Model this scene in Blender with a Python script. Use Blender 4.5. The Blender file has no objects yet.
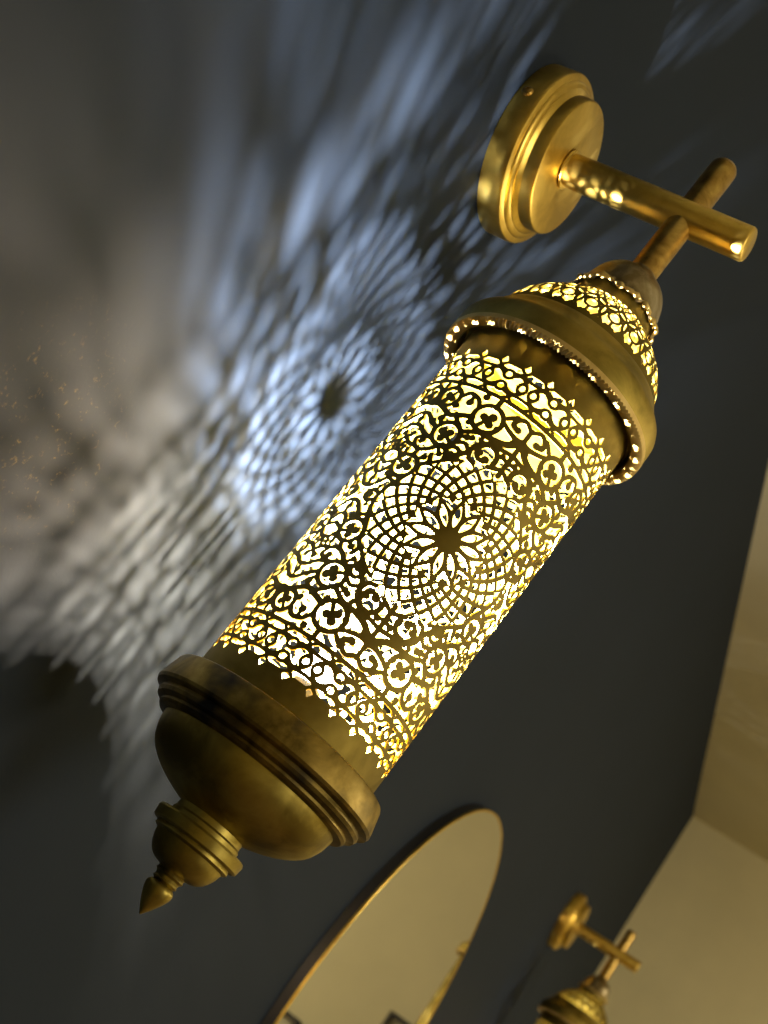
import math
import numpy as np

# ---------------------------------------------------------------- pierced-metal patterns
def catmull(pts, n=10):
    P = [np.array(p, float) for p in pts]
    P = [2 * P[0] - P[1]] + P + [2 * P[-1] - P[-2]]
    out = []
    for i in range(1, len(P) - 2):
        for k in range(n):
            t = k / n
            out.append(0.5 * (2 * P[i] + (P[i + 1] - P[i - 1]) * t
                       + (2 * P[i - 1] - 5 * P[i] + 4 * P[i + 1] - P[i + 2]) * t * t
                       + (3 * P[i] - P[i - 1] - 3 * P[i + 1] + P[i + 2]) * t ** 3))
    out.append(P[-2])
    return np.array(out)

class Field:
    """Signed field over points (U, V) in millimetres: below zero is metal."""
    def __init__(self, U, V):
        self.U, self.V = U, V
        self.F = np.full(U.shape, 50.0)
    def add(self, d):
        self.F = np.minimum(self.F, d)
    def cut(self, d):
        self.F = np.maximum(self.F, -d)
    def seg(self, a, b, w0, w1=None):
        w1 = w0 if w1 is None else w1
        a = np.array(a, float); b = np.array(b, float)
        dx, dy = b - a
        L = dx * dx + dy * dy + 1e-12
        t = np.clip(((self.U - a[0]) * dx + (self.V - a[1]) * dy) / L, 0, 1)
        self.add(np.hypot(self.U - a[0] - t * dx, self.V - a[1] - t * dy) - (w0 + (w1 - w0) * t))
    def poly(self, pts, w0, w1=None):
        w1 = w0 if w1 is None else w1
        n = len(pts) - 1
        for i in range(n):
            self.seg(pts[i], pts[i + 1], w0 + (w1 - w0) * i / n, w0 + (w1 - w0) * (i + 1) / n)
    def curve(self, pts, w0, w1=None, n=8):
        self.poly(catmull(pts, n), w0, w1)
    def ring(self, c, r, w, ry=None):
        ry = r if ry is None else ry
        k = np.hypot((self.U - c[0]) / r, (self.V - c[1]) / ry)
        self.add(np.abs(k - 1) * min(r, ry) - w)
    def arc(self, c, r, a0, a1, w0, w1=None, n=18, r1=None):
        r1 = r if r1 is None else r1
        self.poly([(c[0] + (r + (r1 - r) * i / n) * math.cos(math.radians(a0 + (a1 - a0) * i / n)),
                    c[1] + (r + (r1 - r) * i / n) * math.sin(math.radians(a0 + (a1 - a0) * i / n))) for i in range(n + 1)], w0, w1)
    def blob(self, c, r):
        self.add(np.hypot(self.U - c[0], self.V - c[1]) - r)
    def leaf(self, c, ang, s=1.0):
        """a trefoil on a short stem pointing along ang"""
        a = math.radians(ang)
        for da, dist, rad in ((0, 3.1, 2.2), (105, 2.9, 2.0), (-105, 2.9, 2.0), (0, 0.2, 2.0)):
            q = (c[0] + s * dist * math.cos(a + math.radians(da)), c[1] + s * dist * math.sin(a + math.radians(da)))
            self.blob(q, rad * s)
            self.seg(c, q, 0.8 * s, 1.2 * s)
        self.seg((c[0] - s * 6.5 * math.cos(a), c[1] - s * 6.5 * math.sin(a)), c, 1.0 * s, 0.8 * s)

SECT = 115.2           # one third of the circumference, mm
PITCH = 14.4           # border unit
VEDGE = 103.0          # half height of the pierced field
VSCR = 79.0            # half height of the scroll field

def border_field(U, V):
    """knotwork band; V is the distance from the band's middle line, outwards positive"""
    u = np.mod(U + PITCH, 2 * PITCH) - PITCH                     # two units per period, centred on unit A
    f = Field(u, V)
    w = 0.78
    def sym(fn, c):
        for sx in (1, -1):
            for sy in (1, -1):
                fn(c, sx, sy)
    H = PITCH / 2
    def strandA(c, sx, sy):
        f.curve([(c + sx * 7.6, sy * 8.2), (c + sx * 6.0, sy * 6.6), (c + sx * 3.4, sy * 6.2)], w)
        f.curve([(c + sx * 7.6, sy * 8.2), (c + sx * 6.0, sy * 9.3), (c + sx * 4.0, sy * 10.8)], w)
    def strandB(c, sx, sy):
        f.curve([(c + sx * 6.8, sy * 8.2), (c + sx * 5.2, sy * 6.2), (c, sy * 5.6)], w)
        f.curve([(c + sx * 6.8, sy * 8.2), (c + sx * 5.4, sy * 9.3), (c + sx * 4.0, sy * 10.8)], w)
        f.curve([(c + sx * 3.7, sy * 2.6), (c + sx * 3.9, sy * 4.2), (c + sx * 3.6, sy * 6)], w)
    f.add(9.9 - np.abs(V))                                       # the plain metal on both sides
    x = np.mod(U, PITCH) - H                                     # teeth between the units
    y = np.abs(V)
    tri = np.maximum(np.abs(x) * 0.86 + (y - 9.3) * 0.62 - 3.0, 9.3 - y)
    f.cut(np.where(V > 0, tri, tri + 0.25))
    for c in (0,):
        sym(strandA, c)
        for s in (1, -1):
            f.ring((c, s * 4.0), 2.9, w, 2.6)
            f.curve([(c + s * 2.4, 5.2), (c + s * 4.6, 6.2), (c + s * 6.2, 7)], w)
    for c in (PITCH, -PITCH):
        sym(strandB, c)
        for s in (1, -1):
            f.ring((c + s * 3.5, 0), 2.5, w, 2.9)
    for c in (H, -H):                                            # crossings between the units
        f.seg((c, -8.4), (c, -5.4), 0.8); f.seg((c, 8.4), (c, 5.4), 0.8)
        f.curve([(c - 4.6, 3.4), (c, 5.6), (c + 4.6, 3.4)], w)
        f.curve([(c - 4.6, -3.4), (c, -5.6), (c + 4.6, -3.4)], w)
        f.seg((c - 1.6, 1.7), (c + 1.6, -1.7), 0.01)
    return f.F

def rosette_field(U, V):
    r = np.hypot(U, V) + 1e-6
    th = np.arctan2(V, U)
    N = 24
    st = 2 * math.pi / N
    h = 0.95                                                     # half width of the bars
    lr = np.log(r / 18.6)
    a = (th + lr) / st
    b = (th - lr) / st
    cs = r * st / math.sqrt(2)                                   # cell side in mm
    da = (np.abs(a - np.round(a))) * cs
    db = (np.abs(b - np.round(b))) * cs
    ia = np.floor(a); ib = np.floor(b)
    m = ia - ib                                                  # row
    col = np.mod(ia + ib, 2 * N)
    F = np.minimum(da, db) - h
    # inner field: solid metal with twelve petals and, between them, twelve chevrons
    k = 12
    sp = 2 * math.pi / k
    tp = np.mod(th, sp) - sp / 2
    x = r * np.cos(tp); y = np.abs(r * np.sin(tp))
    Lp0, Lp1, hw = 6.6, 19.6, 1.95
    mid = (Lp0 + Lp1) / 2; hl = (Lp1 - Lp0) / 2
    petal = y - hw * np.clip(1 - ((x - mid) / hl) ** 2, -4, 1)
    tc = np.mod(th + sp / 2, sp) - sp / 2
    xc = r * np.cos(tc); yc = np.abs(r * np.sin(tc))
    g = Field(xc, yc)
    g.seg((17.4, 0), (22.4 * math.cos(.165), 22.4 * math.sin(.165)), 1.25)
    g.add(np.hypot((xc - 17.3) / 1.6, yc / 1.0) - 1.0)
    hole = np.minimum(petal, g.F)
    F = np.where(m <= 1, -hole, F)
    return F, r, m

def scroll_field(U, V):
    f = Field(U, V)
    w = 1.15
    vals = dict(A=(22.5, 67, 8.2), B=(36, 48.5, 7.6), C=(50, 71, 6.4), D=(44.5, 22.5, 7.2))
    for c in vals.values():
        f.ring(c[:2], c[2], w)
    f.leaf((22.0, 66.5), 120); f.leaf((36.2, 48.0), 30); f.leaf((50.0, 70.5), -60, .85); f.leaf((44.5, 23), 200, .95)
    # comma below ring A, next to the axis
    f.arc((11.5, 49.5), 6.2, 200, -100, 1.3, 1.0, r1=4.5)
    f.blob((10.2, 46.8), 2.0); f.blob((14.6, 48.6), 1.6)
    # stem out of the cross on the axis, sweeping under ring A to ring B
    f.curve([(0, 76), (0, 67), (0, 60), (0, 52), (0, 44)], 1.0, 1.2)
    f.curve([(0, 66), (7, 60.5), (14, 58.6), (22, 57.6), (29, 54)], 1.7, 1.1)
    f.curve([(0, 58), (6, 57), (13, 55.8), (18.5, 51), (20, 45), (24, 40)], 1.0, 1.3)
    f.curve([(-1, 67.5), (4, 66.5), (10, 68), (14, 70)], 1.5, 0.9)
    f.curve([(0, 75), (5, 78), (9, 76), (9.8, 72.5), (6.5, 71)], 0.9, 1.4)
    f.blob((6.2, 71.2), 1.7)
    f.curve([(10, 77), (14, 73.5)], 1.1)
    f.curve([(30, 70), (33.5, 75), (39.5, 76.5), (43.5, 72.5)], 1.0, 1.2)
    f.blob((36.6, 71.2), 2.0); f.seg((36.6, 71.2), (36.6, 76), .9)
    f.curve([(30, 64), (36, 62), (42, 60), (48, 62.5), (53, 64.5), (57.6, 64)], 1.5, 1.1)
    f.curve([(33, 56), (36.5, 59), (39, 62)], 1.1)
    f.blob((45, 56.6), 2.0); f.curve([(43, 60), (45, 56.6), (43.2, 53.5)], 1.0, 1.0)
    f.curve([(43.5, 50), (49, 53), (54, 57), (57.6, 58)], 1.3, 1.0)
    f.curve([(41.5, 43), (48, 44.5), (54, 48.5), (57.6, 49)], 1.3, 1.0)
    f.blob((57.6, 53.4), 1.9); f.seg((57.6, 49), (57.6, 58), .9)
    f.curve([(28.6, 46.5), (24, 48.5), (20, 46)], 1.0)
    f.blob((25, 52.2), 1.7); f.seg((25, 52.2), (29.5, 51), .9)
    f.curve([(35, 41), (38, 37), (43, 34.5), (48, 36), (50, 40.5), (47, 42.6)], 1.3, 1.0)
    f.blob((45.6, 40), 1.9)
    f.curve([(43, 34.5), (43.8, 32), (44.2, 29.6)], 1.2)
    f.curve([(48, 36), (53, 36.5), (57.6, 40)], 1.2, 1.0)
    f.curve([(50.8, 26), (54, 30), (57.6, 31)], 1.2, 1.0)
    f.blob((53.4, 33.2), 1.4)
    f.curve([(33, 41.5), (29, 39), (28, 34.5)], 1.2, .9); f.blob((31.6, 36.2), 1.5); f.seg((31.6, 36.2), (34.5, 39.5), .8)
    f.curve([(38, 19.5), (41, 13), (44, 7), (45.5, 0)], 1.2, 1.1)
    f.curve([(51.5, 20.5), (54.5, 16), (57.6, 14.5)], 1.2, 1.0)
    f.curve([(46, 15.5), (50, 10), (54, 6), (57.6, 5)], 1.2, 1.0)
    f.blob((50.6, 15), 1.6); f.blob((57.6, 10), 1.9); f.seg((57.6, 5), (57.6, 14), .9)
    f.curve([(45.5, 2), (49.5, 3.6), (52.5, 1.6), (53, 0)], 1.0, 1.2)
    f.blob((50, .0), 1.6)
    f.curve([(57.6, 21), (54.2, 22.5), (51.5, 24)], 1.0); f.blob((56.2, 26), 1.5)
    # filling next to the rosette and the frame
    f.ring((26.2, 40.4), 3.6, 1.0); f.blob((26.6, 39.6), 1.4)
    f.arc((0, 0), 43.6, 40, 64, 0.8)
    f.arc((0, 0), 44.0, 12, 20, 0.8)
    f.curve([(35, 34), (33.5, 29.5), (36.8, 25.5)], 1.1); f.blob((37.6, 31), 1.7); f.seg((37.6, 31), (40.5, 28.6), .9)
    f.curve([(50, 33), (50, 29.5), (48.6, 28)], 1.1)
    f.blob((30.5, 78), 1.8); f.blob((42.5, 66.4), 1.8); f.seg((42.5, 66.4), (44, 69), .9)
    f.blob((15.2, 64.6), 1.6); f.blob((29.6, 60.4), 1.7); f.blob((52, 47), 1.6); f.blob((22.6, 53.2), 1.6)
    f.blob((48.5, 53.6), 1.5); f.blob((4, 54), 1.6); f.seg((0, 52.6), (4, 54), .9)
    f.curve([(19, 46), (17.5, 42.5), (14, 41.6)], 1.0, 1.0); f.blob((18.4, 55.2), 1.3)
    f.curve([(40, 11), (43.5, 11.5), (47.5, 13)], 1.0); f.blob((52, 8), 1.4); f.blob((48, 6.4), 1.2)
    f.curve([(57.6, 31), (55.4, 36.8)], 1.0); f.blob((54.4, 42.8), 1.8); f.seg((54.4, 42.8), (57.6, 40), .9)
    # ties to the frame
    f.seg((22.5, 75), (22.5, 81), 1.2); f.seg((50, 77), (50, 81), 1.2); f.curve([(57.6, 64), (57.6, 72), (57.6, 79)], 1.0)
    f.seg((16, 62), (17.5, 58), 1.2)
    f.curve([(0, 48), (4, 46), (7, 44.5)], 1.0)
    f.blob((4.6, 63.6), 1.3)
    return f.F - 0.12

def cylinder_field(U, V):
    """U runs over one third of the circumference centred on a rosette, V over the height"""
    u = np.abs(np.mod(U + SECT / 2, SECT) - SECT / 2)
    us = np.mod(U + SECT / 2, SECT) - SECT / 2
    v = np.abs(V)
    F = scroll_field(u, v)
    R, r, m = rosette_field(us, V)
    inros = m <= 5
    # outer scallop: only the rosette's own rows, then a rim of bars
    F = np.where(inros, R, np.minimum(F, np.where(m == 6, np.maximum(R, r - 43.8), 50)))
    # frame line and knotwork border
    B = border_field(us, (v - 92.3))
    F = np.where(v > 82.3, B, np.minimum(F, np.abs(v - 81.2) - 1.0))
    F = np.where(v > 80.4, np.where(v < 82.3, np.minimum(F, B), F), F)
    return F - 0.16

def dome_field(TH, S, L):
    """TH in radians, S along the profile from the cap (0) to the shoulder (L, mm)"""
    k = 21
    p = 2 * math.pi / k
    t = np.mod(TH + p / 2, p) - p / 2
    # local metric: mean radius of the dome
    x = t * 47.0
    P = p * 47.0
    f = Field(x, S)
    w = .85
    for i in (-2, -1, 0, 1, 2):
        for row, c in enumerate((8.5, 20.5, 32.5)):
            f.ring((i * P + (P / 2 if row % 2 else 0), c), 8.6, w, 8.6)
        for row, c in enumerate((8.5, 20.5, 32.5)):
            cx = i * P + (P / 2 if row % 2 else 0)
            f.ring((cx, c), 3.7, .75)
            for q in range(3):
                an = math.radians(90 + 120 * q + (60 if row == 1 else 0))
                f.seg((cx + 3.7 * math.cos(an), c + 3.7 * math.sin(an)), (cx + 8.4 * math.cos(an), c + 8.4 * math.sin(an)), .7)
    f.add(S - 3.5)
    f.add(39.5 - S)
    tri = np.maximum(np.abs(np.mod(x, P / 2) - P / 4) * .9 + (S - 38) * .6 - 1.7, 37.2 - S)
    f.cut(tri)
    return f.F
CAM_R = [[0.123569, -0.803407, 0.582467], [0.503709, -0.454944, -0.734373], [0.85499, 0.38414, 0.348467]]
CAM_C = [-0.64554, -0.36882, -0.52621]
CAM_F = 1381.34

import bpy, bmesh, random
from mathutils import Matrix, Vector
random.seed(7)
SC = bpy.context.scene
COL = SC.collection
PI = math.pi

# ---------------------------------------------------------------- materials
def mat(name):
    m = bpy.data.materials.new(name); m.use_nodes = True
    nt = m.node_tree; b = nt.nodes['Principled BSDF']
    return m, nt, b
def node(nt, kind, **kw):
    n = nt.nodes.new(kind)
    for k, v in kw.items():
        if k in n.inputs.keys(): n.inputs[k].default_value = v
        else: setattr(n, k, v)
    return n
def ramp(nt, fac, stops):
    r = nt.nodes.new('ShaderNodeValToRGB')
    el = r.color_ramp.elements
    el[0].position, el[0].color = stops[0][0], (*stops[0][1], 1)
    el[1].position, el[1].color = stops[-1][0], (*stops[-1][1], 1)
    for p, c in stops[1:-1]:
        e = el.new(p); e.color = (*c, 1)
    nt.links.new(fac, r.inputs['Fac'])
    return r.outputs['Color']
def noise(nt, scale, detail=4, rough=.55, vec=None, dist=0.0):
    n = node(nt, 'ShaderNodeTexNoise', Scale=scale, Detail=detail, Roughness=rough, Distortion=dist)
    if vec is None:
        tc = nt.nodes.new('ShaderNodeTexCoord'); vec = tc.outputs['Object']
    nt.links.new(vec, n.inputs['Vector'])
    return n.outputs['Fac']

def brass(name, c_dark, c_mid, c_light, rough, patina=0.35, scale=40, metallic=1.0, bump=.08, grime=None):
    m, nt, b = mat(name)
    f = noise(nt, scale, 6, .6, dist=.4)
    col = ramp(nt, f, [(.36, c_dark), (.52, c_mid), (.68, c_light)])
    if grime:
        g = noise(nt, grime[1], 3, .5)
        gr = ramp(nt, g, [(.54, (0, 0, 0)), (.66, (1, 1, 1))])
        mx = nt.nodes.new('ShaderNodeMix'); mx.data_type = 'RGBA'
        nt.links.new(gr, mx.inputs['Factor']); nt.links.new(col, mx.inputs[6])
        mx.inputs[7].default_value = (*grime[0], 1); col = mx.outputs[2]
    nt.links.new(col, b.inputs['Base Color'])
    b.inputs['Metallic'].default_value = metallic
    f2 = noise(nt, scale * 2.5, 3)
    mr = node(nt, 'ShaderNodeMapRange'); mr.inputs['To Min'].default_value = rough - .08; mr.inputs['To Max'].default_value = rough + .16
    nt.links.new(f2, mr.inputs['Value']); nt.links.new(mr.outputs['Result'], b.inputs['Roughness'])
    bp = node(nt, 'ShaderNodeBump', Strength=bump, Distance=.002)
    nt.links.new(f, bp.inputs['Height']); nt.links.new(bp.outputs['Normal'], b.inputs['Normal'])
    return m

M_BRIGHT = brass('polished_brass', (.58, .39, .075), (.74, .52, .11), (.82, .60, .16), .30, scale=30, bump=.03)
M_ROD = brass('worn_brass', (.22, .13, .03), (.45, .29, .075), (.66, .47, .13), .34, scale=60)
M_AGED = brass('aged_brass', (.24, .185, .035), (.42, .31, .066), (.52, .395, .09), .48, scale=26, bump=.05)
M_SHEET = brass('sheet_brass', (.17, .125, .025), (.24, .178, .037), (.30, .228, .052), .55, scale=26, bump=.05)
M_DARK = brass('darkened_brass', (.20, .15, .03), (.36, .28, .06), (.48, .385, .09), .40, scale=34, bump=.06)
M_COLLAR = brass('stained_brass', (.11, .08, .02), (.27, .19, .045), (.42, .31, .085), .42, scale=38, bump=.18, grime=((.035, .032, .03), 26))
M_CAP = brass('silvered_brass', (.22, .16, .07), (.42, .34, .19), (.62, .55, .38), .36, scale=55, bump=.2)
M_RING = brass('lamplit_brass', (.62, .44, .12), (.74, .54, .17), (.80, .62, .22), .6, scale=60, bump=.03, metallic=.45)  # paler, less metallic: lamplight on the ring and cap edge painted into the brass
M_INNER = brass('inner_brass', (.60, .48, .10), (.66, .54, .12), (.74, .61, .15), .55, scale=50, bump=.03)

def wall_paint():
    m, nt, b = mat('navy_wall_paint')
    tc = nt.nodes.new('ShaderNodeTexCoord')
    f = noise(nt, 3.0, 4, .6, tc.outputs['Object'])
    col = ramp(nt, f, [(.3, (.0180, .026, .038)), (.7, (.0205, .029, .043))])
    # rubbed and scratched spot beside the lamp
    sub = node(nt, 'ShaderNodeVectorMath', operation='SUBTRACT'); sub.inputs[1].default_value = SCUFF
    nt.links.new(tc.outputs['Object'], sub.inputs[0])
    ln = node(nt, 'ShaderNodeVectorMath', operation='LENGTH'); nt.links.new(sub.outputs[0], ln.inputs[0])
    near = node(nt, 'ShaderNodeMapRange'); near.inputs['From Min'].default_value = .02; near.inputs['From Max'].default_value = .075
    near.inputs['To Min'].default_value = 1; near.inputs['To Max'].default_value = 0
    nt.links.new(ln.outputs['Value'], near.inputs['Value'])
    sp = noise(nt, 190, 5, .7, tc.outputs['Object'], 1.5)
    st = node(nt, 'ShaderNodeMapRange'); st.inputs['From Min'].default_value = .60; st.inputs['From Max'].default_value = .70
    nt.links.new(sp, st.inputs['Value'])
    mu = node(nt, 'ShaderNodeMath', operation='MULTIPLY'); nt.links.new(st.outputs[0], mu.inputs[0]); nt.links.new(near.outputs[0], mu.inputs[1])
    mx = nt.nodes.new('ShaderNodeMix'); mx.data_type = 'RGBA'
    nt.links.new(mu.outputs[0], mx.inputs['Factor']); nt.links.new(col, mx.inputs[6]); mx.inputs[7].default_value = (.16, .12, .05, 1)
    nt.links.new(mx.outputs[2], b.inputs['Base Color'])
    b.inputs['Roughness'].default_value = .75
    b.inputs['Specular IOR Level'].default_value = .1
    bp = node(nt, 'ShaderNodeBump', Strength=.06, Distance=.002)
    f2 = noise(nt, 240, 3, .6, tc.outputs['Object']); nt.links.new(f2, bp.inputs['Height']); nt.links.new(bp.outputs['Normal'], b.inputs['Normal'])
    return m
SCUFF = (-.165, 0, -.385)
M_NAVY = wall_paint()
def plain(name, c, rough=.8, var=.06, scale=4, metallic=0.0):
    m, nt, b = mat(name)
    f = noise(nt, scale, 4)
    nt.links.new(ramp(nt, f, [(.3, tuple(x * (1 - var) for x in c)), (.7, tuple(x * (1 + var) for x in c))]), b.inputs['Base Color'])
    b.inputs['Roughness'].default_value = rough; b.inputs['Metallic'].default_value = metallic
    return m
M_CREAM = plain('cream_wall_paint', (.78, .70, .40))
M_CEIL = plain('cream_ceiling_paint', (.82, .75, .46))
M_FLOOR = plain('timber_floor', (.16, .10, .06), .5, .3, 6)
M_BLACK = plain('black_lacquer', (.008, .008, .009), .5)
M_FRAME = plain('dark_frame_wood', (.03, .024, .016), .5)
M_PRINT = plain('pale_print_paper', (.62, .56, .34), .7)
M_SOCKET = plain('white_porcelain', (.5, .48, .42), .4)
m, nt, b = mat('mirror_silvering'); M_MIRROR = m
f = noise(nt, 2.0, 2); nt.links.new(ramp(nt, f, [(.3, (.80, .80, .76)), (.7, (.83, .83, .79))]), b.inputs['Base Color'])
b.inputs['Metallic'].default_value = 1; b.inputs['Roughness'].default_value = .015

def glow(name, color, strength):
    m = bpy.data.materials.new(name); m.use_nodes = True; nt = m.node_tree
    nt.nodes.clear()
    out = nt.nodes.new('ShaderNodeOutputMaterial'); em = nt.nodes.new('ShaderNodeEmission')
    em.inputs['Color'].default_value = (*color, 1); em.inputs['Strength'].default_value = strength
    nt.links.new(em.outputs[0], out.inputs[0])
    return m
M_GLOW = glow('led_glow', (1, .95, .85), 30)

# ---------------------------------------------------------------- mesh helpers
def link(name, me, m=None, parent=None, smooth=True):
    o = bpy.data.objects.new(name, me); COL.objects.link(o)
    if m is not None and not me.materials: me.materials.append(m)
    if parent is not None: o.parent = parent
    return o
def from_bm(name, bm, m, parent=None, sharp=35):
    me = bpy.data.meshes.new(name)
    bmesh.ops.recalc_face_normals(bm, faces=bm.faces)
    for f in bm.faces: f.smooth = True
    for e in bm.edges:
        if len(e.link_faces) == 2 and e.calc_face_angle(0) > math.radians(sharp): e.smooth = False
    bm.to_mesh(me); bm.free()
    return link(name, me, m, parent)
def lathe(bm, prof, seg=96, origin=(0, 0, 0), axis='Z', closed=False):
    """revolve (radius, height) pairs; axis 'Z' up or 'Y' (height runs towards -Y, out of the wall)"""
    ox, oy, oz = origin
    rings = []
    def pt(r, h, t):
        c, s = r * math.cos(t), r * math.sin(t)
        return (ox + c, oy + s, oz + h) if axis == 'Z' else (ox + c, oy - h, oz + s)
    for r, h in prof:
        if r < 1e-6: rings.append([bm.verts.new(pt(0, h, 0))])
        else: rings.append([bm.verts.new(pt(r, h, 2 * PI * k / seg)) for k in range(seg)])
    pairs = list(zip(rings[:-1], rings[1:]))
    if closed: pairs.append((rings[-1], rings[0]))
    for A, B in pairs:
        if len(A) == 1 and len(B) == 1: continue
        for k in range(seg):
            k2 = (k + 1) % seg
            if len(A) == 1: bm.faces.new((A[0], B[k], B[k2]))
            elif len(B) == 1: bm.faces.new((A[k], A[k2], B[0]))
            else: bm.faces.new((A[k], A[k2], B[k2], B[k]))
def lathe_obj(name, prof, m, parent, seg=96, origin=(0, 0, 0), axis='Z', closed=False, sharp=35):
    bm = bmesh.new(); lathe(bm, prof, seg, origin, axis, closed)
    return from_bm(name, bm, m, parent, sharp)
def smooth_prof(pts, n=6):
    return [tuple(p) for p in catmull(pts, n)]
def box_bm(bm, x0, x1, y0, y1, z0, z1):
    vs = [bm.verts.new(p) for p in ((x0, y0, z0), (x1, y0, z0), (x1, y1, z0), (x0, y1, z0), (x0, y0, z1), (x1, y0, z1), (x1, y1, z1), (x0, y1, z1))]
    for f in ((0, 1, 2, 3), (4, 5, 6, 7), (0, 1, 5, 4), (1, 2, 6, 5), (2, 3, 7, 6), (3, 0, 4, 7)):
        bm.faces.new([vs[i] for i in f])

def keep_connected(F):
    """drop islands of metal that hang on nothing"""
    inside = F < 0
    nv, nu = F.shape
    seen = np.zeros_like(inside); st = [(0, i) for i in range(nu)] + [(nv - 1, i) for i in range(nu)]
    for q in st: seen[q] = True
    while st:
        j, i = st.pop()
        for a, b in ((j + 1, i), (j - 1, i), (j, (i + 1) % nu), (j, (i - 1) % nu)):
            if 0 <= a < nv and inside[a, b] and not seen[a, b]:
                seen[a, b] = True; st.append((a, b))
    F = F.copy(); F[inside & ~seen] = 0.3
    return F

def pierced_sheet(name, F, posfn, outer_m, inner_m, parent):
    """turn a field sampled on a (rows, periodic columns) grid into a sheet with real holes and thickness.
    posfn(i, j, side) -> xyz for fractional column i and row j; side 0 outside, 1 inside"""
    nv, nu = F.shape
    ins = F < 0
    vid = -np.ones((nv, nu), int)
    n0 = int(ins.sum()); vid[ins] = np.arange(n0)
    J, I = np.nonzero(ins)
    pi = [I.astype(float)]; pj = [J.astype(float)]
    cnt = n0
    Fr = np.roll(F, -1, 1); ir = np.roll(ins, -1, 1)
    hx = ins != ir                                               # crossings along columns
    hid = -np.ones((nv, nu), int); k = int(hx.sum()); hid[hx] = cnt + np.arange(k); cnt += k
    j, i = np.nonzero(hx); t = np.clip(F[hx] / (F[hx] - Fr[hx]), .04, .96); pi.append(i + t); pj.append(j.astype(float))
    vx = ins[:-1] != ins[1:]
    wid = -np.ones((nv - 1, nu), int); k = int(vx.sum()); wid[vx] = cnt + np.arange(k); cnt += k
    j, i = np.nonzero(vx); t = np.clip(F[:-1][vx] / (F[:-1][vx] - F[1:][vx]), .04, .96); pi.append(i.astype(float)); pj.append(j + t)
    pi = np.concatenate(pi); pj = np.concatenate(pj)
    c0 = vid[:-1]; c1 = np.roll(vid, -1, 1)[:-1]; c2 = np.roll(vid, -1, 1)[1:]; c3 = vid[1:]
    e0 = hid[:-1]; e1 = np.roll(wid, -1, 1); e2 = hid[1:]; e3 = wid
    corners = [c0, c1, c2, c3]; edges = [e0, e1, e2, e3]
    case = sum(((c >= 0).astype(int) << b) for b, c in enumerate(corners))
    polys = []; segs = []
    for cs in range(1, 16):
        sel = case == cs
        if not sel.any(): continue
        seq = []
        for b in range(4):
            a_in = cs >> b & 1; n_in = cs >> ((b + 1) % 4) & 1
            if a_in: seq.append(('c', b))
            if a_in != n_in: seq.append(('e', b))
        arr = np.stack([(corners if s == 'c' else edges)[b][sel] for s, b in seq], 1)
        polys.append(arr)
        for q in range(len(seq)):
            s, b = seq[q]; s2, b2 = seq[(q + 1) % len(seq)]
            if s == 'e' and s2 == 'e' and (cs >> b & 1): segs.append(arr[:, [q, (q + 1) % len(seq)]])
    segs = np.concatenate(segs)
    top = np.stack([vid[-1], np.roll(vid[-1], -1)], 1); bot = np.stack([np.roll(vid[0], -1), vid[0]], 1)
    segs = np.concatenate([segs, top, bot])
    PO = posfn(pi, pj, 0); PN = posfn(pi, pj, 1)
    su, inv = np.unique(segs.ravel(), return_inverse=True); inv = inv.reshape(-1, 2)
    nS = len(su)
    co = np.concatenate([PO, PN, PO[su], PN[su]])
    loops = []; sizes = []; mats = []
    for arr in polys:
        loops.append(arr.ravel()); sizes.append(np.full(len(arr), arr.shape[1])); mats.append(np.zeros(len(arr), int))
    for arr in polys:
        loops.append((arr[:, ::-1] + cnt).ravel()); sizes.append(np.full(len(arr), arr.shape[1])); mats.append(np.ones(len(arr), int))
    w = np.stack([inv[:, 1], inv[:, 0], inv[:, 0] + nS, inv[:, 1] + nS], 1) + 2 * cnt
    loops.append(w.ravel()); sizes.append(np.full(len(w), 4)); mats.append(np.zeros(len(w), int))
    loops = np.concatenate(loops).astype(np.int32); sizes = np.concatenate(sizes); mats = np.concatenate(mats).astype(np.int32)
    starts = np.concatenate([[0], np.cumsum(sizes)[:-1]]).astype(np.int32)
    me = bpy.data.meshes.new(name)
    me.vertices.add(len(co)); me.vertices.foreach_set('co', co.astype(np.float32).ravel())
    me.loops.add(len(loops)); me.loops.foreach_set('vertex_index', loops)
    me.polygons.add(len(sizes)); me.polygons.foreach_set('loop_start', starts)
    me.materials.append(outer_m); me.materials.append(inner_m)
    me.polygons.foreach_set('material_index', mats)
    me.polygons.foreach_set('use_smooth', np.ones(len(sizes), bool))
    me.update(calc_edges=True); me.validate()
    return link(name, me, None, parent)

def tag(o, label, cat=None, group=None, kind=None):
    if label: o['label'] = label
    if cat: o['category'] = cat
    if group: o['group'] = group
    if kind: o['kind'] = kind
    return o

# ---------------------------------------------------------------- the lamp
AX = .1143             # distance of the lamp's axis from the wall
RC = .055              # radius of the pierced cylinder
ZM = -.279             # middle height of the pierced cylinder
AZ0 = math.radians(-152)
GAL = 'brass wall lamps along the dark wall'

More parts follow.
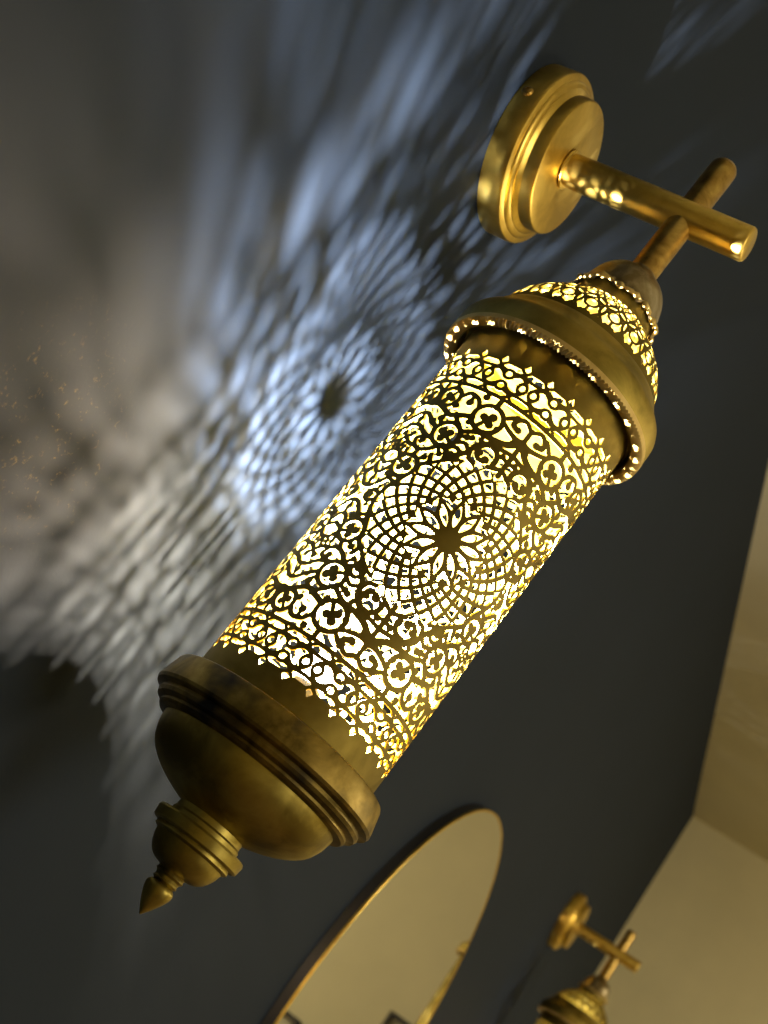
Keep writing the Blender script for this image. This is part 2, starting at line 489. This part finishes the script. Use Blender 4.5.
def make_lamp():
    root = bpy.data.objects.new('wall_lamp', None); COL.objects.link(root); root.empty_display_size = .05
    A = (0, -AX, 0)
    # back plate: stepped disc against the wall
    bp = lathe_obj('backplate', [(0, .0005), (.0556, .0005), (.0558, .0148), (.0550, .0164), (.0532, .0172), (.0514, .0176), (.0508, .0186), (.0494, .0196),
        (.0474, .0200), (.0466, .0210), (.0448, .0218), (.0438, .0228), (.0435, .0300), (.0429, .0311), (.0416, .0316), (0, .0316)],
        M_BRIGHT, root, 128, axis='Y', sharp=28)
    # small screw in the rim of the back plate
    bm = bmesh.new()
    lathe(bm, [(0, .0), (.0036, .0), (.0036, .0012), (.0030, .0024), (.0014, .0030), (.0012, .0022), (0, .0022)], 24)
    R = Vector((0, 0, 1)).rotation_difference(Vector((math.cos(SCREW), 0, math.sin(SCREW)))).to_matrix().to_4x4()
    bmesh.ops.transform(bm, matrix=Matrix.Translation((.0550 * math.cos(SCREW), -.0062, .0550 * math.sin(SCREW))) @ R, verts=bm.verts)
    from_bm('screw', bm, M_ROD, bp)
    # arm out of the wall with a thin ring at its foot
    arm = lathe_obj('arm', [(0, .0318), (.0110, .0318), (.0110, .1550), (.0104, .1564), (.0096, .1569), (0, .1569)], M_BRIGHT, root, 64, axis='Y')
    lathe_obj('arm_ring', [(.0108, .0318), (.0128, .0320), (.0132, .0328), (.0128, .0336), (.0110, .0340)], M_BRIGHT, arm, 64, axis='Y')
    # rod through the arm
    rod = lathe_obj('hanging_rod', [(0, -.060), (.0088, -.060), (.0088, .0430), (.0085, .0460), (.0072, .0485), (.0050, .0497), (0, .0500)], M_ROD, root, 64, origin=A)
    # cap: small bell with a ragged rim
    cap_o = [(.0086, -.0490), (.0098, -.0515), (.0135, -.0545), (.0185, -.0585), (.0222, -.0640), (.0245, -.0710), (.0258, -.0765), (.0270, -.0800), (.0282, -.0818)]
    cap_i = [(.0276, -.0832), (.0258, -.0810), (.0240, -.0765), (.0226, -.0690), (.0180, -.0600), (.0078, -.0540)]
    bm = bmesh.new(); lathe(bm, smooth_prof(cap_o, 4) + cap_i, 120, A)
    for v in bm.verts:
        if v.co.z < -.079:
            t = math.atan2(v.co.y + AX, v.co.x)
            k = .0009 * math.sin(11 * t + 1) + .0007 * math.sin(23 * t) + .0005 * math.sin(41 * t)
            v.co.z += k; s = 1 + k * 9
            v.co.x *= s; v.co.y = -AX + (v.co.y + AX) * s
    cap = from_bm('cap', bm, M_CAP, root)
    bm = bmesh.new(); n = 180; rows = []                         # ragged edge of the cap; lamplight from below put into its bright brass
    for q in range(8):
        rows.append([])
        for k in range(n):
            t = 2 * PI * k / n; a = 2 * PI * q / 8
            w = .0013 + .0005 * math.sin(17 * t + 2) + .0004 * math.sin(29 * t) + .0002 * math.sin(53 * t)
            r = .0279 + .0006 * math.sin(11 * t + 1) + w * math.cos(a); z = -.0822 + .0007 * math.sin(7 * t) + w * 1.1 * math.sin(a)
            rows[-1].append(bm.verts.new((r * math.cos(t), -AX + r * math.sin(t), z)))
    for q in range(8):
        for k in range(n):
            bm.faces.new((rows[q][k], rows[q][(k + 1) % n], rows[(q + 1) % 8][(k + 1) % n], rows[(q + 1) % 8][k]))
    tag(from_bm('cap_rim', bm, M_RING, cap, 80), 'rough edge of the cap, lamplit gold put into its colour')
    # pierced dome
    dome = smooth_prof([(.0252, -.0800), (.0256, -.0880), (.0290, -.0935), (.0350, -.0985), (.0420, -.1045), (.0475, -.1115), (.0515, -.1190), (.0540, -.1265), (.0552, -.1320)], 12)
    D = np.array(dome); seglen = np.hypot(*np.diff(D, axis=0).T); arc = np.concatenate([[0], np.cumsum(seglen)]) * 1000
    L = arc[-1]; nu, ns = 21 * 36, int(L / .5)
    srow = np.linspace(0, L, ns)
    TH, S = np.meshgrid(np.arange(nu) / nu * 2 * PI, srow)
    F = dome_field(TH, 46.0 - (L - S) * 46.0 / (L - 8.0), L); F[0] = F[-1] = -1; F[1] = F[-2] = -1
    def dpos(i, j, side):
        s = np.interp(j, np.arange(ns), srow)
        r = np.interp(s, arc, D[:, 0]); z = np.interp(s, arc, D[:, 1]); t = i / nu * 2 * PI
        if side: r = r - .0010; z = z - .0006
        return np.stack([r * np.cos(t), -AX + r * np.sin(t), z], 1)
    pierced_sheet('pierced_dome', F, dpos, M_SHEET, M_INNER, root)
    # flange under the dome
    fl = lathe_obj('flange', [(.0540, -.1285), (.0560, -.1298), (.0582, -.1335), (.0610, -.1378), (.0635, -.1405), (.0652, -.1425), (.0660, -.1445), (.0662, -.1470), (.0662, -.1560),
        (.0658, -.1574), (.0640, -.1570), (.0585, -.1570), (.0582, -.1470), (.0545, -.1466), (.0545, -.1430), (.0600, -.1420), (.0575, -.1365), (.0538, -.1290)], M_AGED, root, 160, origin=A, sharp=30)
    bm = bmesh.new(); n = 300                                    # reeded ring: slanting ridges all round
    R0, R1 = [], []
    prof = [(.0590, -.1560, 0), (.0593, -.1588, .3), (.0604, -.1598, .5), (.0626, -.1600, 1.0), (.0648, -.1598, 1.5), (.0661, -.1588, 1.8), (.0664, -.1560, 2.0)]
    rows = []
    for q, (r, z, tw) in enumerate(prof):
        rows.append([])
        for k in range(n):
            t = 2 * PI * (k + tw * 1.6) / n
            d = (.0006 if k % 2 else -.0006) if 0 < q < 6 else 0
            rows[-1].append(bm.verts.new((r * math.cos(t), -AX + r * math.sin(t), z + d)))
    for a, b_ in zip(rows[:-1], rows[1:]):
        for k in range(n):
            bm.faces.new((a[k], a[(k + 1) % n], b_[(k + 1) % n], b_[k]))
    o = from_bm('reeded_ring', bm, M_RING, fl, 30); tag(o, 'ridged ring under the flange, lamplight put into its bright colour')
    lathe_obj('inner_lip', [(.0549, -.1475), (.0562, -.1475), (.0564, -.1530), (.0563, -.1560), (.0558, -.1568), (.0551, -.1558)], M_AGED, fl, 128, origin=A)
    # pierced cylinder
    nu1 = 288; nu = nu1 * 3; du = SECT / nu1
    vin = np.arange(-106.4, 106.41, .4)
    v = np.concatenate([[-140.0, -118.0], vin, [112.0, 132.0]])
    Us, Vs = np.meshgrid(np.arange(nu1) * du, v)
    Fs = cylinder_field(Us, Vs); Fs[:3] = -1; Fs[-3:] = -1
    Fs = keep_connected(Fs)
    F = np.concatenate([Fs, Fs, Fs], 1)
    def cpos(i, j, side):
        z = np.interp(j, np.arange(len(v)), v) / 1000 + ZM
        t = AZ0 + i / nu * 2 * PI
        r = RC - (.0011 if side else 0)
        return np.stack([r * np.cos(t), -AX + r * np.sin(t), z], 1)
    pierced_sheet('pierced_cylinder', F, cpos, M_SHEET, M_INNER, root)
    # collar at the foot of the cylinder
    lathe_obj('lower_collar', [(.0552, -.3960), (.0616, -.3964), (.0632, -.3972), (.0640, -.3986), (.0664, -.4085), (.0668, -.4110), (.0660, -.4126), (.0636, -.4130), (.0622, -.4138), (.0626, -.4158),
        (.0618, -.4176), (.0594, -.4182), (.0582, -.4190), (.0584, -.4204), (.0572, -.4218), (.0530, -.4224), (.0530, -.4080), (.0540, -.3970)], M_COLLAR, root, 160, origin=A, sharp=28)
    # bowl
    bowl_o = [(.0530, -.4200), (.0527, -.4245), (.0512, -.4305), (.0476, -.4370), (.0408, -.4425), (.0328, -.4466), (.0250, -.4495), (.0185, -.4515)]
    lathe_obj('bowl', [(.0510, -.4170)] + smooth_prof(bowl_o, 5) + [(.0170, -.4500), (.0320, -.4450), (.0460, -.4350), (.0505, -.4200)], M_DARK, root, 160, origin=A, sharp=40)
    # finial
    fin = lathe_obj('finial', [(0, -.4500), (.0190, -.4500), (.0192, -.4545), (.0200, -.4556), (.0200, -.4578), (.0252, -.4583), (.0258, -.4595), (.0252, -.4642), (.0240, -.4650), (.0218, -.4652), (.0220, -.4672), (.0208, -.4680)]
        + smooth_prof([(.0198, -.4684), (.0186, -.4726), (.0160, -.4772), (.0122, -.4800), (.0078, -.4812)], 4)
        + [(.0074, -.4820), (.0080, -.4832), (.0068, -.4844), (.0065, -.4858), (.0070, -.4868), (.0060, -.4878), (0, -.4882)], M_DARK, root, 96, origin=A, sharp=28)
    lathe_obj('finial_tip', smooth_prof([(.0048, -.4872), (.0070, -.4890), (.0077, -.4912), (.0066, -.4950), (.0036, -.5005), (.0004, -.5052)], 5) + [(0, -.5053)], M_DARK, fin, 48, origin=A)
    # bulb on its socket
    BX = (BULBX, -AX, 0)
    bl = lathe_obj('bulb', [(0, -.4050), (.0070, -.4050), (.0085, -.3870), (.0080, -.3690), (.0062, -.3620), (.0058, BULBZ - .004), (0, BULBZ - .004)], M_SOCKET, root, 32, origin=BX)
    bm = bmesh.new(); bmesh.ops.create_uvsphere(bm, u_segments=24, v_segments=16, radius=BULBR)
    bmesh.ops.scale(bm, vec=(1, 1, 1.3), verts=bm.verts)
    bmesh.ops.translate(bm, vec=(BULBX, -AX, BULBZ), verts=bm.verts)
    o = from_bm('light_emitter', bm, M_GLOW, bl); tag(o, 'glowing tip of the bulb')
    lathe_obj('socket', [(0, -.4120), (.0500, -.4120), (.0520, -.4100), (.0520, -.4080), (.0140, -.4060), (.0130, -.3860), (.0090, -.3850), (0, -.3850)], M_INNER, bl, 64, origin=A)
    # the lantern hangs a touch out of plumb
    T = Matrix.Translation(A) @ Matrix.Rotation(TILT, 4, 'X') @ Matrix.Translation((0, AX, 0))
    for ch in [c for c in bpy.data.objects if c.parent == root and c.name not in ('backplate', 'arm')]:
        ch.matrix_basis = T
    return root
TILT = .010
SCREW = math.radians(184)
BULBX, BULBZ, BULBR = -.012, -.364, .0095
lamp = make_lamp()
tag(lamp, 'large lit brass lantern with a pierced rosette cylinder, nearest on the dark wall', 'wall lamp', GAL)

def children(o): return [c for c in bpy.data.objects if c.parent == o]
def copy_tree(o, parent=None):
    c = o.copy(); COL.objects.link(c)
    if parent is not None: c.parent = parent
    for ch in children(o): copy_tree(ch, c)
    return c
lamp2 = copy_tree(lamp)
lamp2.location = (1.931, 0, 0)
lamp2['label'] = 'small blurred brass lantern on its crossed arm, beyond the round mirror by the corner'

# ---------------------------------------------------------------- mirror
MTILT = -.010
MX, MZ, MR, MY = .986, -.4523, .3105, .016
mir = bpy.data.objects.new('round_mirror', None); COL.objects.link(mir); mir.location = (MX, 0, MZ); mir.rotation_euler = (0, 0, MTILT)
tag(mir, 'round wall mirror with thin brass lip and black edge on the dark wall', 'mirror')
lathe_obj('mirror_body', [(0, .001), (MR, .001), (MR, MY - .002), (0, MY - .002)], M_BLACK, mir, 192, axis='Y')
lathe_obj('mirror_glass', [(0, MY - .0025), (MR - .0018, MY - .0025), (MR - .0018, MY - .0008), (0, MY - .0008)], M_MIRROR, mir, 192, axis='Y')
o = lathe_obj('rim', [(MR - .0022, MY - .003), (MR + .0003, MY - .003), (MR + .0003, MY - .0004), (MR - .0004, MY), (MR - .0017, MY), (MR - .0022, MY - .0004)], M_BRIGHT, mir, 192, axis='Y', closed=True)
tag(o, 'thin brass rim')

# ---------------------------------------------------------------- the room
X0, X1, Y0, Z0, Z1 = -2.2, 2.870, -3.2, -1.95, .595
def slab(name, m, *b):
    bm = bmesh.new(); box_bm(bm, *b)
    o = from_bm(name, bm, m); o['kind'] = 'structure'; return o
slab('wall_left', M_NAVY, X0, X1 + .1, 0, .1, Z0, Z1 + .1)
slab('wall_far', M_CREAM, X1, X1 + .1, Y0, 0, Z0, Z1)
slab('wall_near', M_CREAM, X0 - .1, X0, Y0, .1, Z0, Z1)
slab('wall_right', M_CREAM, X0 - .1, X1 + .1, Y0 - .1, Y0, Z0, Z1)
slab('ceiling', M_CEIL, X0 - .1, X1 + .1, Y0 - .1, 0, Z1, Z1 + .1)
slab('floor', M_FLOOR, X0 - .1, X1 + .1, Y0 - .1, .1, Z0 - .1, Z0)

# pictures on the far wall, seen in the mirror
def picture(y, z, w, h, label):
    r = bpy.data.objects.new('framed_picture', None); COL.objects.link(r); r.location = (X1, y, z)
    bm = bmesh.new(); t = .010
    for b in ((-.022, -.002, -w / 2, w / 2, h / 2 - t, h / 2), (-.022, -.002, -w / 2, w / 2, -h / 2, -h / 2 + t),
              (-.022, -.002, -w / 2, -w / 2 + t, -h / 2 + t, h / 2 - t), (-.022, -.002, w / 2 - t, w / 2, -h / 2 + t, h / 2 - t)):
        box_bm(bm, *b)
    from_bm('frame', bm, M_FRAME, r)
    bm = bmesh.new(); box_bm(bm, -.010, -.003, -w / 2 + t, w / 2 - t, -h / 2 + t, h / 2 - t)
    from_bm('print', bm, M_PRINT, r)
    tag(r, label, 'picture', 'dark framed pictures on the cream wall')
picture(-.325, -.373, .206, .28, 'slim dark picture frame whose top corner shows near the bottom middle of the round mirror')
picture(-.725, -.521, .250, .28, 'slim dark picture frame showing at the lower left edge of the round mirror')

# ---------------------------------------------------------------- light
def bulb_light(x, k):
    """the bulb of a lantern: a cooler LED at its tip shining mostly upwards, and a warm upright filament above it"""
    for q in range(3):
        l = bpy.data.lights.new('bulb_warm_filament', 'POINT'); l.energy = WARM_W * k / 3; l.color = (1.0, .72, .46); l.shadow_soft_size = LEDR
        o = bpy.data.objects.new('bulb_warm_filament', l); COL.objects.link(o); o.location = (x + BULBX, -AX, BULBZ + .012 + .008 * q)
    l = bpy.data.lights.new('bulb_cool_led', 'SPOT'); l.energy = COOL_W * k; l.color = (.86, .90, 1.0); l.shadow_soft_size = LEDR
    l.spot_size = math.radians(SPOT); l.spot_blend = 1.0
    o = bpy.data.objects.new('bulb_cool_led', l); COL.objects.link(o); o.location = (x + BULBX, -AX, BULBZ + .016)
    o.rotation_euler = (PI, 0, 0)
LEDR, WARM_W, COOL_W, SPOT = .0040, 23, 84, 158
bulb_light(0, 1); bulb_light(1.931, .02)

def area(name, loc, target, size, power, color):
    l = bpy.data.lights.new(name, 'AREA'); l.shape = 'DISK'; l.size = size; l.energy = power; l.color = color
    o = bpy.data.objects.new(name, l); COL.objects.link(o); o.location = loc
    o.rotation_euler = (Vector(target) - Vector(loc)).to_track_quat('-Z', 'Y').to_euler()
    return o
area('room_lamp_light', (-.3, -2.3, -.05), (0, 0, -.4), 1.0, 16, (1.0, .90, .74))
area('cream_fill_light', (1.7, -2.2, .55), (1.9, -2.0, -1), .6, 38, (1.0, .88, .66))  # added fill under the ceiling, brightens the cream surfaces and the mirror's reflection

w = bpy.data.worlds.new('World'); SC.world = w; w.use_nodes = True
w.node_tree.nodes['Background'].inputs[0].default_value = (.5, .45, .35, 1); w.node_tree.nodes['Background'].inputs[1].default_value = .02

# ---------------------------------------------------------------- camera
cd = bpy.data.cameras.new('camera'); cam = bpy.data.objects.new('camera', cd); COL.objects.link(cam)
RW = np.array(CAM_R); 
cam.matrix_world = Matrix(((RW[0][0], -RW[1][0], -RW[2][0], CAM_C[0]), (RW[0][1], -RW[1][1], -RW[2][1], CAM_C[1]), (RW[0][2], -RW[1][2], -RW[2][2], CAM_C[2]), (0, 0, 0, 1)))
cd.sensor_fit = 'VERTICAL'; cd.sensor_height = 36; cd.sensor_width = 27; cd.lens = CAM_F / 1024 * 36
cd.clip_start = .01; cd.clip_end = 50
cd.dof.use_dof = True; cd.dof.focus_distance = .715; cd.dof.aperture_fstop = 12
SC.camera = cam

SC.cycles.use_denoising = True
SC.cycles.caustics_reflective = False; SC.cycles.caustics_refractive = False
SC.cycles.max_bounces = 8; SC.cycles.sample_clamp_indirect = 6.0
SC.cycles.use_adaptive_sampling = False
SC.view_settings.view_transform = 'Standard'; SC.view_settings.look = 'None'
SC.view_settings.exposure = 0; SC.view_settings.gamma = 1; SC.view_settings.use_curve_mapping = False
